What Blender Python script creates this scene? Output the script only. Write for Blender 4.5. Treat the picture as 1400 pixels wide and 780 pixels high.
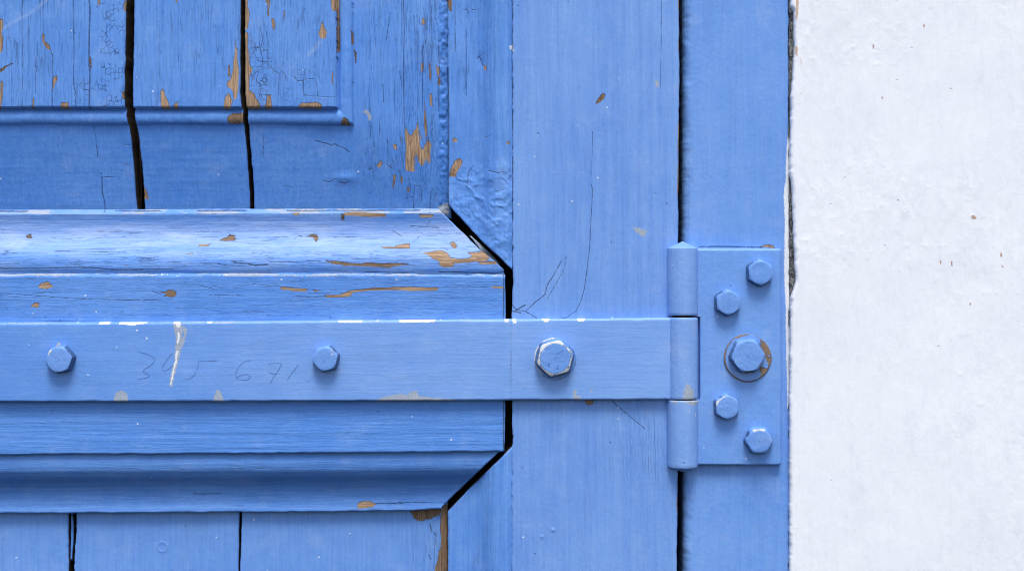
import bpy, bmesh, math, random
import numpy as np

random.seed(7)
R = math.radians
scene = bpy.context.scene
for o in list(bpy.data.objects):
    bpy.data.objects.remove(o, do_unlink=True)
COL = scene.collection

# ------------------------------------------------------------------ camera, sky, sun, exposure
PX = 0.0005          # metres per photo pixel on the face of the door
D = 0.95             # camera to door face
ZC = 1.25            # height of the lens above the ground
cam_d = bpy.data.cameras.new("camera")
cam = bpy.data.objects.new("camera", cam_d)
COL.objects.link(cam)
cam.location = (0, -D, ZC)
cam.rotation_euler = (R(90), 0, 0)
cam_d.sensor_width = 36.0
cam_d.lens = 36.0 * D / (1400 * PX)
cam_d.clip_start, cam_d.clip_end = 0.01, 1000
cam_d.dof.use_dof = True
cam_d.dof.focus_distance = D - 0.003
cam_d.dof.aperture_fstop = 4.0
scene.camera = cam

SUN_EL, SUN_AZ = R(64), R(180)
world = bpy.data.worlds.new("World")
scene.world = world
world.use_nodes = True
wt = world.node_tree
wt.nodes.clear()
sky = wt.nodes.new("ShaderNodeTexSky")
sky.sky_type = 'NISHITA'
sky.sun_disc = False
sky.sun_elevation = SUN_EL
sky.sun_rotation = SUN_AZ
sky.air_density = 1.0
sky.dust_density = 2.0
sky.ozone_density = 1.0
bg = wt.nodes.new("ShaderNodeBackground")
bg.inputs['Strength'].default_value = 0.108
wo = wt.nodes.new("ShaderNodeOutputWorld")
wt.links.new(sky.outputs[0], bg.inputs['Color'])
wt.links.new(bg.outputs[0], wo.inputs['Surface'])

sun_d = bpy.data.lights.new("sun", 'SUN')
sun_d.energy = 1.5
sun_d.angle = R(22)
sun_d.color = (1.0, 0.985, 0.975)
sun = bpy.data.objects.new("sun", sun_d)
COL.objects.link(sun)
sun.location = (0, -3, 4)
sun.rotation_euler = (R(90) - SUN_EL, 0, R(4))

vs = scene.view_settings
vs.view_transform = 'Standard'
vs.look = 'None'
vs.exposure = 0.96
vs.gamma = 1
vs.use_curve_mapping = False
try:
    scene.cycles.use_adaptive_sampling = True
    scene.cycles.use_denoising = True
    scene.cycles.max_bounces = 6
    scene.cycles.filter_width = 1.0
except Exception:
    pass

# ------------------------------------------------------------------ numpy noise
def _hash(ix, iy, seed):
    h = (ix.astype(np.int64) * 374761393 + iy.astype(np.int64) * 668265263 + seed * 2147483647) & 0xffffffff
    h = ((h ^ (h >> 13)) * 1274126177) & 0xffffffff
    h = (h ^ (h >> 16)) & 0xffffffff
    return h / 4294967295.0

def vnoise(x, y, seed=0):
    x, y = np.asarray(x, float), np.asarray(y, float)
    ix, iy = np.floor(x), np.floor(y)
    fx, fy = x - ix, y - iy
    fx = fx * fx * fx * (fx * (fx * 6 - 15) + 10)
    fy = fy * fy * fy * (fy * (fy * 6 - 15) + 10)
    a, b = _hash(ix, iy, seed), _hash(ix + 1, iy, seed)
    c, d = _hash(ix, iy + 1, seed), _hash(ix + 1, iy + 1, seed)
    return (a * (1 - fx) + b * fx) * (1 - fy) + (c * (1 - fx) + d * fx) * fy - 0.5

def fbm(x, y, sx, sy, octv=4, seed=0, gain=0.5):
    """fractal noise about -0.5..0.5, feature sizes sx, sy in photo pixels"""
    s, a, t = 0, 1, 0
    for k in range(octv):
        s = s + a * vnoise(np.asarray(x) * 2 ** k / sx + 17.3 * k, np.asarray(y) * 2 ** k / sy + 9.1 * k, seed + k)
        t += a
        a *= gain
    return s / t * 1.5

def sst(a, b, x):
    t = np.clip((x - a) / (b - a), 0, 1)
    return t * t * (3 - 2 * t)

def sdf_poly(P, X, Y):
    """signed distance, positive inside"""
    P = np.array(P, float)
    d = np.full(X.shape, 1e9)
    s = np.zeros(X.shape, bool)
    for i in range(len(P)):
        x1, y1 = P[i]
        x2, y2 = P[(i + 1) % len(P)]
        ex, ey = x2 - x1, y2 - y1
        t = np.clip(((X - x1) * ex + (Y - y1) * ey) / max(ex * ex + ey * ey, 1e-9), 0, 1)
        d = np.minimum(d, np.hypot(X - x1 - t * ex, Y - y1 - t * ey))
        if y1 != y2:
            c = ((y1 <= Y) & (Y < y2)) | ((y2 <= Y) & (Y < y1))
            s ^= c & (X < x1 + (Y - y1) * ex / ey)
    return np.where(s, d, -d)

def dist_line(P, X, Y):
    d = np.full(X.shape, 1e9)
    for (x1, y1), (x2, y2) in zip(P[:-1], P[1:]):
        ex, ey = x2 - x1, y2 - y1
        t = np.clip(((X - x1) * ex + (Y - y1) * ey) / max(ex * ex + ey * ey, 1e-9), 0, 1)
        d = np.minimum(d, np.hypot(X - x1 - t * ex, Y - y1 - t * ey))
    return d

def lerp_pts(pts):
    xs = [p[0] for p in pts]
    ys = [p[1] for p in pts]
    return lambda v: np.interp(v, xs, ys)

# ------------------------------------------------------------------ marks traced from the photograph (pixels)
# bare wood where paint has flaked: (tone 0 tan .. 1 dark brown, outline)
CHIPS = {'wood': [
    (.25, [(-9, 28), (7, 29), (8, 40), (5, 46), (8, 55), (8, 68), (5, 74), (-9, 74)]),
    (.6, [(61, 48), (64, 50), (65, 58), (71, 65), (72, 70), (67, 68), (62, 60)]),
    (.5, [(136, -9), (140.5, -9), (139, 9), (137, 9)]),
    (.8, [(124.6, 78), (127.6, 82), (128, 96), (126, 95)]),
    (.4, [(77, 107), (82, 105), (81, 112), (78, 118), (75.5, 126), (76, 115)]),
    (.3, [(84, 149), (88, 142), (96, 141), (97.5, 149)]),
    (.5, [(5, 110), (8, 115), (7, 130), (6, 140), (4, 149), (-4, 149), (-4, 133), (4, 130)]),
    (.5, [(49, 135), (51.5, 140), (49, 149), (47, 149)]),
    (.5, [(172.5, 5), (178, 0), (178, 18), (172, 17)]),
    (.7, [(169, 127), (176, 126), (176, 138), (170, 136)]),
    (1., [(0, 100), (5, 95), (13, 91), (22, 87), (20, 90), (12, 94), (8, 99), (3, 102)]),
    (.3, [(241.5, -9), (247, -9), (245, 5), (243, 6)]),
    (.15, [(223, 149), (222.5, 126), (225, 122), (227, 130), (232, 140), (235, 149)]),
    (.2, [(239, 149), (241, 143), (245, 141), (245, 149)]),
    (.2, [(324, 55), (326, 75), (328, 105), (328, 122), (325, 138), (321, 136), (320, 125), (312, 120), (312, 114), (318, 108), (321, 95), (323, 75)]),
    (.15, [(307, 149), (311, 133), (315, 128), (319, 137), (321, 140), (317, 149)]),
    (.5, [(313.5, 88), (316, 92), (317, 106), (314, 108)]),
    (.75, [(312, 168), (312, 161), (320, 155), (336, 155), (336, 168), (325, 170), (316, 169)]),
    (.3, [(190, 250), (197, 262), (198, 271), (190, 271)]),
    (.35, [(334, -9), (340, -9), (341, 12), (343, 18), (343, 30), (340, 42), (334, 42)]),
    (.4, [(334, 44), (342, 48), (341, 65), (343, 90), (347, 97), (343, 105), (343, 125), (350, 130), (352, 136), (355, 140), (358, 149), (334, 149)]),
    (.4, [(363, 149), (367, 138), (368, 132), (372, 130), (373, 149)]),
    (.45, [(361, -9), (371, -9), (371, 5), (370, 25), (368, 24), (367, 8)]),
    (.4, [(373, 28), (377, 27), (378, 36), (376, 44), (374, 36)]),
    (.5, [(389, 15), (391.3, 18), (390, 31)]),
    (.1, [(437, 50), (440, 38), (442, 32), (444, 38), (448, 45), (446, 54), (440, 55)]),
    (.4, [(453, -9), (464, -9), (464, 8), (460, 17), (456, 17), (454, 8)]),
    (.5, [(456, 100), (458, 102), (457, 120), (455, 115)]),
    (.3, [(408, 148), (413, 142), (434, 141), (441, 144), (440, 149)]),
    (.85, [(465, 171), (471, 161), (475, 163), (479, 171)]),
    (.85, [(461, 8), (464, 9), (464.5, 70), (461.5, 73)]),
    (.7, [(480.5, 42), (483, 45), (483.5, 62), (481, 60)]),
    (.7, [(484, 68), (487, 72), (486, 86)]),
    (.2, [(553, 178), (555, 171), (556, 178), (560, 184), (563, 183), (565, 176), (569, 175), (569.5, 168), (570.5, 163), (571, 172), (571.5, 185),
          (574, 188), (573, 196), (577, 204), (580, 198), (582, 192), (586, 190), (589, 196), (588, 205), (587, 222), (585, 222), (582, 216),
          (578, 225), (574, 225), (570, 218), (569, 210), (566, 216), (565, 233), (554, 233), (554, 200)]),
    (.45, [(578.6, 150), (581, 150), (582, 165), (583, 185), (581, 193), (580, 180)]),
    (.3, [(586, 126), (590, 127), (590, 143), (587, 143)]),
    (.5, [(585.4, 79), (588, 90), (589, 105), (587, 110)]),
    (.4, [(595.5, 87), (600, 90), (600.5, 100), (598, 103), (596, 96)]),
    (.4, [(575.5, 84), (578.3, 86), (577.5, 97), (575.5, 95)]),
    (.4, [(576, 22), (580, 24), (580, 30), (576.5, 32)]),
    (.7, [(598.6, 107), (601.5, 104), (601, 114), (599, 114)]),
    (.2, [(536, 196), (541.5, 196), (541.5, 203), (538, 203)]),
    (.3, [(513.5, 226), (519, 219), (521.5, 221), (519, 228)]),
    (.5, [(537, 237), (540.4, 238), (538.5, 250), (536, 256)]),
    (.5, [(546.5, 239), (549.5, 243), (547.5, 251)]),
    (.6, [(555.5, 254), (559.3, 256), (558, 262), (555, 261)]),
    (.4, [(546, 185), (548.2, 186), (547.4, 196)]),
    (.7, [(609, -9), (618, -9), (617, 14), (613, 12)]),
    (.45, [(614, 240), (617, 228), (621, 219), (627, 215.5), (632.5, 219), (631, 225), (627, 230), (622, 241), (617, 241)]),
    (.3, [(617.5, 190), (621, 186.5), (624.5, 192), (619, 193.5)]),
    (.1, [(662, 90), (666, 90), (665, 97), (661, 96)]),
    (.4, [(693, 195), (697.5, 195), (697, 199.5), (693, 199)]),
    # rail
    (.85, [(30, 322), (38, 319.5), (40, 326), (33, 325)]),
    (.8, [(299, 328), (308, 323), (312, 320.5), (319, 321.5), (320.5, 328.5), (308, 328.5)]),
    (.3, [(270, 333.6), (287, 333.4), (285, 336), (272, 336.2)]),
    (.7, [(416, 323), (425, 319.5), (432, 320.5), (434, 326), (431, 330), (427, 324)]),
    (.35, [(468, 289), (508, 290), (527, 292), (526, 296.5), (500, 295.5), (470, 294)]),
    (1., [(465, 292), (470, 293), (469, 300), (465, 300)]),
    (.3, [(572, 293), (592, 292), (592, 297), (574, 297)]),
    (.35, [(398, 290), (407, 290), (407, 293.5), (400, 293.5)]),
    (.35, [(520, 337), (540, 337), (548, 334), (559, 332), (560.5, 339), (546, 339.5), (525, 339.5)]),
    (.2, [(615, 331), (621, 330), (625, 337), (622, 340), (617, 336)]),
    (.3, [(580, 345), (590, 344.5), (598, 342.5), (605, 343), (612, 346), (616, 352), (626, 354), (640, 353), (646, 350), (640, 345), (662, 343),
          (670, 353), (660, 357.5), (640, 359), (622, 360), (620, 365), (610, 365.5), (601, 363), (602, 357), (593, 354), (586, 349)]),
    (.4, [(655, 358.6), (678, 357.6), (680, 361), (656, 361)]),
    (.75, [(440, 356), (462, 356.4), (480, 360), (510, 359.5), (558, 360), (560, 362), (532, 365.5), (500, 364), (475, 363), (455, 360)]),
    (.2, [(52, 391), (58, 386), (66, 384), (72, 392), (62, 395.5), (54, 394)]),
    (.3, [(42, 419), (48, 413), (54, 415), (52, 420.5)]),
    (.7, [(217, 398), (226, 399), (230, 396), (238, 397), (241.5, 402), (237, 406.5), (224, 405), (228, 401.6)]),
    (.3, [(384, 392), (400, 392.5), (420, 395), (420, 398.4), (400, 397.5), (385, 395.5)]),
    (.3, [(427, 395.6), (438, 397), (430, 398.6)]),
    (.3, [(445, 404), (465, 402), (478, 397), (500, 394), (530, 392.6), (560, 391.6), (600, 393), (598, 396.4), (560, 397.4), (530, 396), (500, 397.4),
          (482, 400), (478, 405), (460, 406.6), (446, 406.5)]),
    (.4, [(672, 391), (688, 391.5), (688, 394.5), (674, 393.6)]),
    (.15, [(487, 691), (493, 687), (503, 686.5), (513, 690), (508, 694.5), (488, 696.5)]),
    # stile
    (.85, [(814, 142), (818, 134), (824, 128), (828.5, 129), (825, 136), (819, 141)]),
    (.6, [(799, 546), (813, 546), (809, 553), (803, 553.5)]),
], 'low': [(.7, [(602, 690), (616, 690), (616, 800), (595, 800), (594, 775), (598, 762), (602, 745), (601, 722)]),
    (.85, [(556, 690), (603, 690), (602, 704), (594, 706), (588, 710.5), (583, 707), (577, 713), (571, 711), (566, 706)])],
 'strap': [], 'jamb': [(.3, [(1040, 338), (1045, 334), (1056, 335), (1059, 338.5)])], 'wall': [
    (.6, [(1327, 296), (1331, 293), (1336, 299), (1330, 300)]), (.6, [(1367, 345), (1370, 346), (1370, 352), (1367, 351)]),
    (.6, [(1369, 362), (1371.5, 363), (1371, 367), (1369, 366)]), (.9, [(1300, 356), (1302.5, 357), (1302, 364), (1300, 363)]),
    (.9, [(1325, 414), (1328, 414), (1328, 417.5), (1325, 417)]), (.4, [(1284, 356), (1288, 356), (1287, 361), (1285, 361)]),
    (.15, [(1088.5, 0), (1092.5, -9), (1091, 22), (1088, 30)]), (.15, [(1088, 62), (1091, 64), (1090, 78), (1087.5, 74)]),
    (.15, [(1094, 80), (1096, 82), (1095.5, 95)]),
    (1., [(1193, 60), (1196, 62), (1194, 70)]), (.9, [(1262, 34), (1265, 32), (1264, 40)]), (.9, [(1205, 132), (1208, 133), (1207, 138)]),
], 'hinge': []}

# cracks: (width px, points)
CRACKS = {'wood': [
    (1.0, [(103, -9), (104, 60), (104, 118), (107, 130), (106, 149)]),
    (1.7, [(124, -9), (126, 15), (125, 50), (124.6, 90), (126, 100), (125, 149)]),
    (.7, [(62, -9), (62.5, 48)]), (.8, [(72, 70), (75, 78)]), (1.2, [(75, 76), (75, 110), (74.5, 149)]), (.9, [(52, 80), (52, 130)]),
    (.6, [(28, 60), (28, 112)]), (.6, [(20, 100), (20, 149)]), (.6, [(55, 60), (54, 100)]), (.6, [(88, 60), (88, 84)]), (.7, [(34, 0), (34, 149)]),
    (.7, [(128, 172), (130, 200), (131, 215)]), (1.2, [(135, 240), (134.5, 262), (137, 275), (138, 290)]), (.7, [(135, 242), (142, 241), (150, 241)]),
    (1.0, [(167, 197), (176, 198)]), (1.0, [(166, 224), (176, 224)]),
    (1.0, [(350, 66), (357, 68), (360, 80), (361, 90)]), (.9, [(357, 40), (361, 55), (358, 68)]), (.9, [(366, 45), (368, 60), (367, 82), (372, 82)]),
    (.9, [(360, 71), (368, 71)]), (.9, [(352, 84), (360, 87), (366, 86), (370, 93), (378, 100), (383, 102), (383, 132)]), (.8, [(385, 99), (391, 103), (394, 112)]),
    (.9, [(418, 97), (416, 113), (407, 112), (404, 106)]), (.9, [(416, 113), (417, 134)]), (.9, [(432, 110), (435, 120), (436, 133)]), (.8, [(417, 132), (440, 134), (460, 134)]),
    (.8, [(417, 109), (431, 110)]), (.9, [(346, 112), (352, 100), (362, 97)]), (.9, [(355, 100), (352, 112), (358, 118)]), (.8, [(365, 105), (360, 112), (366, 118)]),
    (.9, [(359, 118), (357, 130), (355, 140)]),
    (1.2, [(430, 192), (447, 196), (452, 199), (456, 196), (462, 200), (470, 202), (476, 207)]), (.8, [(360, 185), (358, 215)]),
    (1.2, [(462, 248), (470, 250), (476, 247)]), (.9, [(440, 246), (448, 248), (458, 243)]), (.7, [(386, 252), (400, 256)]),
    (1.0, [(551, -9), (552, 40), (551, 110), (553, 180)]), (.8, [(571, 60), (571, 130), (570, 170)]), (.8, [(577, 60), (577, 150)]), (.9, [(588, 5), (590, 60), (589, 100)]),
    (1.0, [(599, 60), (600, 90), (599, 150)]), (.8, [(506, 165), (506, 190)]), (.8, [(519, 160), (518, 185)]), (1.0, [(529, 190), (530, 215), (528, 225), (535, 229)]),
    (.9, [(502, 200), (499, 212)]), (1.0, [(509, 226), (502, 232), (508, 230)]), (.9, [(549, 188), (549, 215), (551, 235)]), (.8, [(590, 160), (590, 215)]),
    (.9, [(565, 252), (573, 254), (576, 258), (575, 275)]), (.8, [(565, 255), (564, 285)]), (.9, [(586, 290), (588, 262), (592, 255)]), (.9, [(553, 270), (563, 268)]),
    (.8, [(533, 16), (527, 55)]), (.8, [(513, 50), (513, 65)]), (.9, [(523, 115), (524, 140)]), (.8, [(546, 97), (549, 118)]), (.8, [(565, 20), (568, 60)]),
    (1.0, [(632, 12), (638, 11), (640, 18)]), (1.0, [(645, 12), (650, 13), (653, 12)]), (1.2, [(652, 80), (656, 76), (663, 73)]), (1.2, [(656, 78), (660, 90)]),
    (.7, [(637, 40), (637, 130)]), (.7, [(622, 0), (622, 70)]), (1.2, [(663, 188), (670, 187)]), (1.4, [(612, 90), (613, 150), (612.5, 280)]),
    (1.3, [(640, 234), (646, 228), (648, 226)]), (1.0, [(640, 234), (638, 258)]), (1.1, [(668, 234), (680, 238), (690, 236)]), (.9, [(672, 265), (690, 260)]),
    (.4, [(699, -9), (699, 120), (698.5, 230), (699, 345)]),
    (.8, [(0, 361), (30, 361)]), (1.3, [(-9, 367.4), (60, 367), (90, 366), (130, 366), (160, 369), (240, 368)]),
    (1.8, [(322, 359), (340, 361), (352, 363), (368, 362)]), (.8, [(372, 358), (400, 358), (440, 357)]), (.8, [(76, 343), (130, 344), (175, 345)]),
    (1.0, [(276, 360), (300, 361), (312, 363)]), (.9, [(190, 352), (215, 353)]), (.9, [(372, 324), (392, 323)]), (1.0, [(401, 326), (406, 322), (412, 323)]),
    (1.0, [(455, 323.6), (486, 323.4)]), (1.5, [(600, 372), (620, 372), (640, 373), (664, 373), (676, 374), (690, 372)]), (.9, [(500, 372), (545, 373), (560, 373)]),
    (.9, [(582, 310), (588, 300)]), (.8, [(560, 308), (582, 310), (600, 311)]), (.8, [(565, 331), (573, 322)]), (.8, [(535, 315), (548, 322)]),
    (.8, [(-9, 400), (60, 405), (120, 409), (180, 410), (220, 410)]), (.7, [(335, 387), (360, 390), (384, 392)]), (.8, [(272, 390), (292, 395)]), (1.0, [(404, 405), (430, 406), (446, 405)]),
    (.7, [(598, 393), (640, 393), (672, 392)]), (.7, [(286, 403), (330, 403)]), (.8, [(220, 403), (208, 398)]),
    (.9, [(808.5, 252), (810, 260), (808, 300), (806, 340), (802.5, 370), (800, 390), (795, 410), (788, 425), (775, 434), (755, 438)]),
    (1.1, [(768, 356), (758, 375), (748, 390), (745, 403), (732, 413), (718, 426)]), (.8, [(774, 350), (772, 365), (765, 380), (755, 397), (749, 408)]),
    (1.6, [(700, 417), (706, 424), (718, 417)]), (1.0, [(706, 424), (718, 426), (726, 430), (735, 436), (745, 438)]), (1.4, [(700, 425), (712, 428)]),
    (.8, [(835, 546), (856, 565), (882, 586)]), (.5, [(904, -9), (904, 60), (903, 120)]), (.5, [(810, 180), (809, 240)]),
    (.7, [(140, 440), (60, 439)]), (.9, [(260, 675), (275, 677), (300, 676)]), (.8, [(545, 690), (560, 688), (590, 689)]), (.9, [(513, 690), (540, 690), (550, 687)]),
    (1.6, [(588, 716), (590, 726)]), (1.3, [(593, 728), (596, 732)]), (1.3, [(586, 758), (589, 764)]),
], 'strap': [(.3, [(699, 437), (699, 470), (698.5, 500), (699, 547)])],
 'jamb': [(1.5, [(956, 337.5), (985, 337), (1010, 337.4), (1032, 338), (1042, 338)])], 'wall': [], 'hinge': []}

# clean white or pale grey paint showing: pale = grey primer
WHITES = {'wood': [[(696, 66), (702, 64), (702.5, 70), (697, 71)], [(99, 43), (101.5, 43), (100.5, 45.5)], [(129.6, 425), (132.5, 425), (132, 428)]],
 'strap': [[(240, 440), (246.5, 440), (247, 447), (242, 448)], [(243, 452), (246, 456), (244, 470), (242, 468)], [(241, 478), (244, 480), (241, 497), (237, 513), (233.5, 527), (232, 527), (235, 511), (239, 493)], [(134, 436), (151, 436), (150, 443), (135, 443)], [(161, 436), (203, 436), (200, 442), (190, 443), (182, 445), (163, 443)], [(237, 436), (245, 436), (244, 443), (238, 443)],
           [(282, 436), (290, 436), (289, 442), (283, 442)], [(460, 434), (496, 434), (495, 440.6), (462, 441)], [(513, 434), (518, 434), (517, 440)],
           [(544, 434), (596, 434), (594, 440.3), (546, 441)], [(600, 434), (604, 434), (603, 439)], [(689, 434), (696, 434), (695, 440), (690, 440)], [(700, 434), (706, 434), (706, 442), (701, 443)],
           [(738, 433), (753, 433), (749, 440), (744, 440)], [(789, 433), (800, 433), (799, 439.4), (790, 439.4)],
           [(68, 483), (66, 480), (71, 476), (74, 480)], [(199, 461), (202, 461), (201, 464.5)], [(186, 450.6), (188.6, 451), (187, 453)], [(38, 470), (41, 470.5), (39, 473)],
           [(119, 511), (122, 512), (120, 514.5)], [(158, 473), (160.5, 473.5), (159, 475.5)], [(102, 440), (107, 440), (106, 442)]],
 'jamb': [[(1075.5, 200), (1078, 180), (1090, 180), (1090, 560), (1076.5, 560), (1075, 480), (1074, 420), (1072, 370), (1073, 300), (1071.5, 268), (1074, 245)]],
 'hinge': [[(940, 560), (943, 559), (942, 565)], [(949, 563), (951.5, 564), (950.5, 569)], [(918, 361), (921, 359), (919, 364)], [(945, 385), (946.6, 385), (946, 387)]], 'wall': []}
PALES = {'wood': [[(493, 153), (500, 148), (504.5, 152), (508, 162), (504, 164), (501, 156)], [(865, 310), (875, 312), (885, 316), (880, 324), (870, 318)],
                  [(895, 112), (900, 108), (901, 120), (897, 118)], [(598, 281), (610, 276), (614, 284), (612, 292), (600, 291)]],
 'strap': [[(237, 440), (247, 440), (250, 448), (249, 462), (248, 475), (243, 500), (238, 515), (235.5, 528), (230.5, 528), (233, 512), (238, 495), (239.5, 475), (240.5, 460), (238, 450)],
           [(250, 444), (256, 450), (255, 458), (249, 475), (246.5, 470), (251, 458)],
           [(155, 552), (156, 541), (160, 535), (166, 533), (172, 536), (175, 542), (175, 552)], [(290, 552), (293, 540), (296, 532), (300, 533), (304, 540), (306, 552)],
           [(512, 552), (517, 545), (530, 540.5), (548, 538), (556, 540), (563, 534), (569, 534), (572, 540), (590, 543), (622, 545.5), (622, 552)],
           [(70, 480), (75, 474), (79, 467), (82, 468), (83, 474), (92, 476), (98, 480), (99.5, 489), (95, 489), (91, 482), (80, 478)],
           [(783, 533), (787, 532), (788, 541), (794, 540), (794, 546), (784, 545)], [(806, 531), (811, 530), (809, 536)]],
 'jamb': [], 'wall': [], 'hinge': [[(931, 548), (934, 530), (938, 521), (943, 528), (948, 532), (948, 548)], [(914, 540), (917, 546), (930, 549), (955, 546), (955, 552), (947, 553), (934, 550), (918, 551)]]}

def rect_field(X, Y, x0, x1, y0, y1, soft):
    return sst(x0 - soft, x0 + soft, X) * (1 - sst(x1 - soft, x1 + soft, X)) * sst(y0 - soft, y0 + soft, Y) * (1 - sst(y1 - soft, y1 + soft, Y))

def marks(layer, X, Y, extra=None):
    sh = X.shape
    at = {k: np.full(sh, -8.0) for k in ('chip', 'crack_shade', 'white', 'pale')}
    at['tone'] = np.full(sh, 0.4)
    for k in ('craze', 'split', 'tint', 'chalk_light'):
        at[k] = np.zeros(sh)
    lo = (X.min(), Y.min()); hi = (X.max(), Y.max())
    def sub(P, m):
        xs = [p[0] for p in P]; ys = [p[1] for p in P]
        if max(xs) < lo[0] - m or min(xs) > hi[0] + m or max(ys) < lo[1] - m or min(ys) > hi[1] + m:
            return None
        s = (X > min(xs) - m) & (X < max(xs) + m) & (Y > min(ys) - m) & (Y < max(ys) + m)
        return s if s.any() else None
    for tone, P in CHIPS[layer]:
        s = sub(P, 8)
        if s is not None:
            d = np.maximum(sdf_poly(P, X[s], Y[s]), -8)
            old = at['chip'][s]
            at['tone'][s] = np.where(d > old, tone, at['tone'][s])
            at['chip'][s] = np.maximum(old, d)
    for w, P in CRACKS[layer]:
        s = sub(P, 6)
        if s is not None:
            d = np.maximum(w / 2 - dist_line(P, X[s], Y[s]), -8)
            at['crack_shade'][s] = np.maximum(at['crack_shade'][s], d)
    for key, LST in (('white', WHITES), ('pale', PALES)):
        for P in LST[layer]:
            s = sub(P, 8)
            if s is not None:
                at[key][s] = np.maximum(at[key][s], np.maximum(sdf_poly(P, X[s], Y[s]), -8))
    if extra:
        extra(X, Y, at)
    return at

# ------------------------------------------------------------------ mesh helpers
def W(px, py, h_mm, hn_mm):
    """photo pixel on a board whose nominal face stands hn_mm before the door face -> world, at height h_mm"""
    s = PX * (D - hn_mm * 0.001) / D
    return (px - 700) * s, -h_mm * 0.001, ZC + (390 - py) * s

def link(name, me, parent=None, mats=()):
    o = bpy.data.objects.new(name, me)
    COL.objects.link(o)
    for m in mats:
        me.materials.append(m)
    if parent is not None:
        o.parent = parent
        o.matrix_parent_inverse = parent.matrix_world.inverted()
    return o

def thing(name, label, cat, loc, group=None):
    o = bpy.data.objects.new(name, None)
    COL.objects.link(o)
    o.empty_display_size = 0.03
    o.location = loc
    bpy.context.view_layer.update()
    o['label'] = label
    o['category'] = cat
    if group:
        o['group'] = group
    return o

def raw_mesh(name, co, quads, attrs=None, smooth=None):
    me = bpy.data.meshes.new(name)
    n, q = len(co), len(quads)
    me.vertices.add(n)
    me.vertices.foreach_set('co', np.ascontiguousarray(co, np.float32).ravel())
    me.loops.add(q * 4)
    me.polygons.add(q)
    me.polygons.foreach_set('loop_start', np.arange(0, q * 4, 4, dtype=np.int32))
    me.loops.foreach_set('vertex_index', np.ascontiguousarray(quads, np.int32).ravel())
    me.update(calc_edges=True)
    if smooth is not None:
        me.polygons.foreach_set('use_smooth', np.ascontiguousarray(smooth, bool))
    if attrs:
        for k, v in attrs.items():
            a = me.attributes.new(k, 'FLOAT', 'POINT')
            a.data.foreach_set('value', np.ascontiguousarray(v, np.float32).ravel())
    me.validate()
    return me

def axis(a, b, lo, hi, step, coarse=9.0):
    pts = []
    def seg(p, q, st):
        if q - p > 1e-6:
            n = max(1, int(math.ceil((q - p) / st)))
            pts.extend(np.linspace(p, q, n + 1)[:-1])
    m0, m1 = min(max(lo, a), b), max(min(hi, b), a)
    seg(a, m0, coarse); seg(m0, m1, step); seg(m1, b, coarse)
    pts.append(b)
    return np.array(pts)

def const(v):
    return lambda p: np.full(np.shape(p), float(v))

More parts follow.
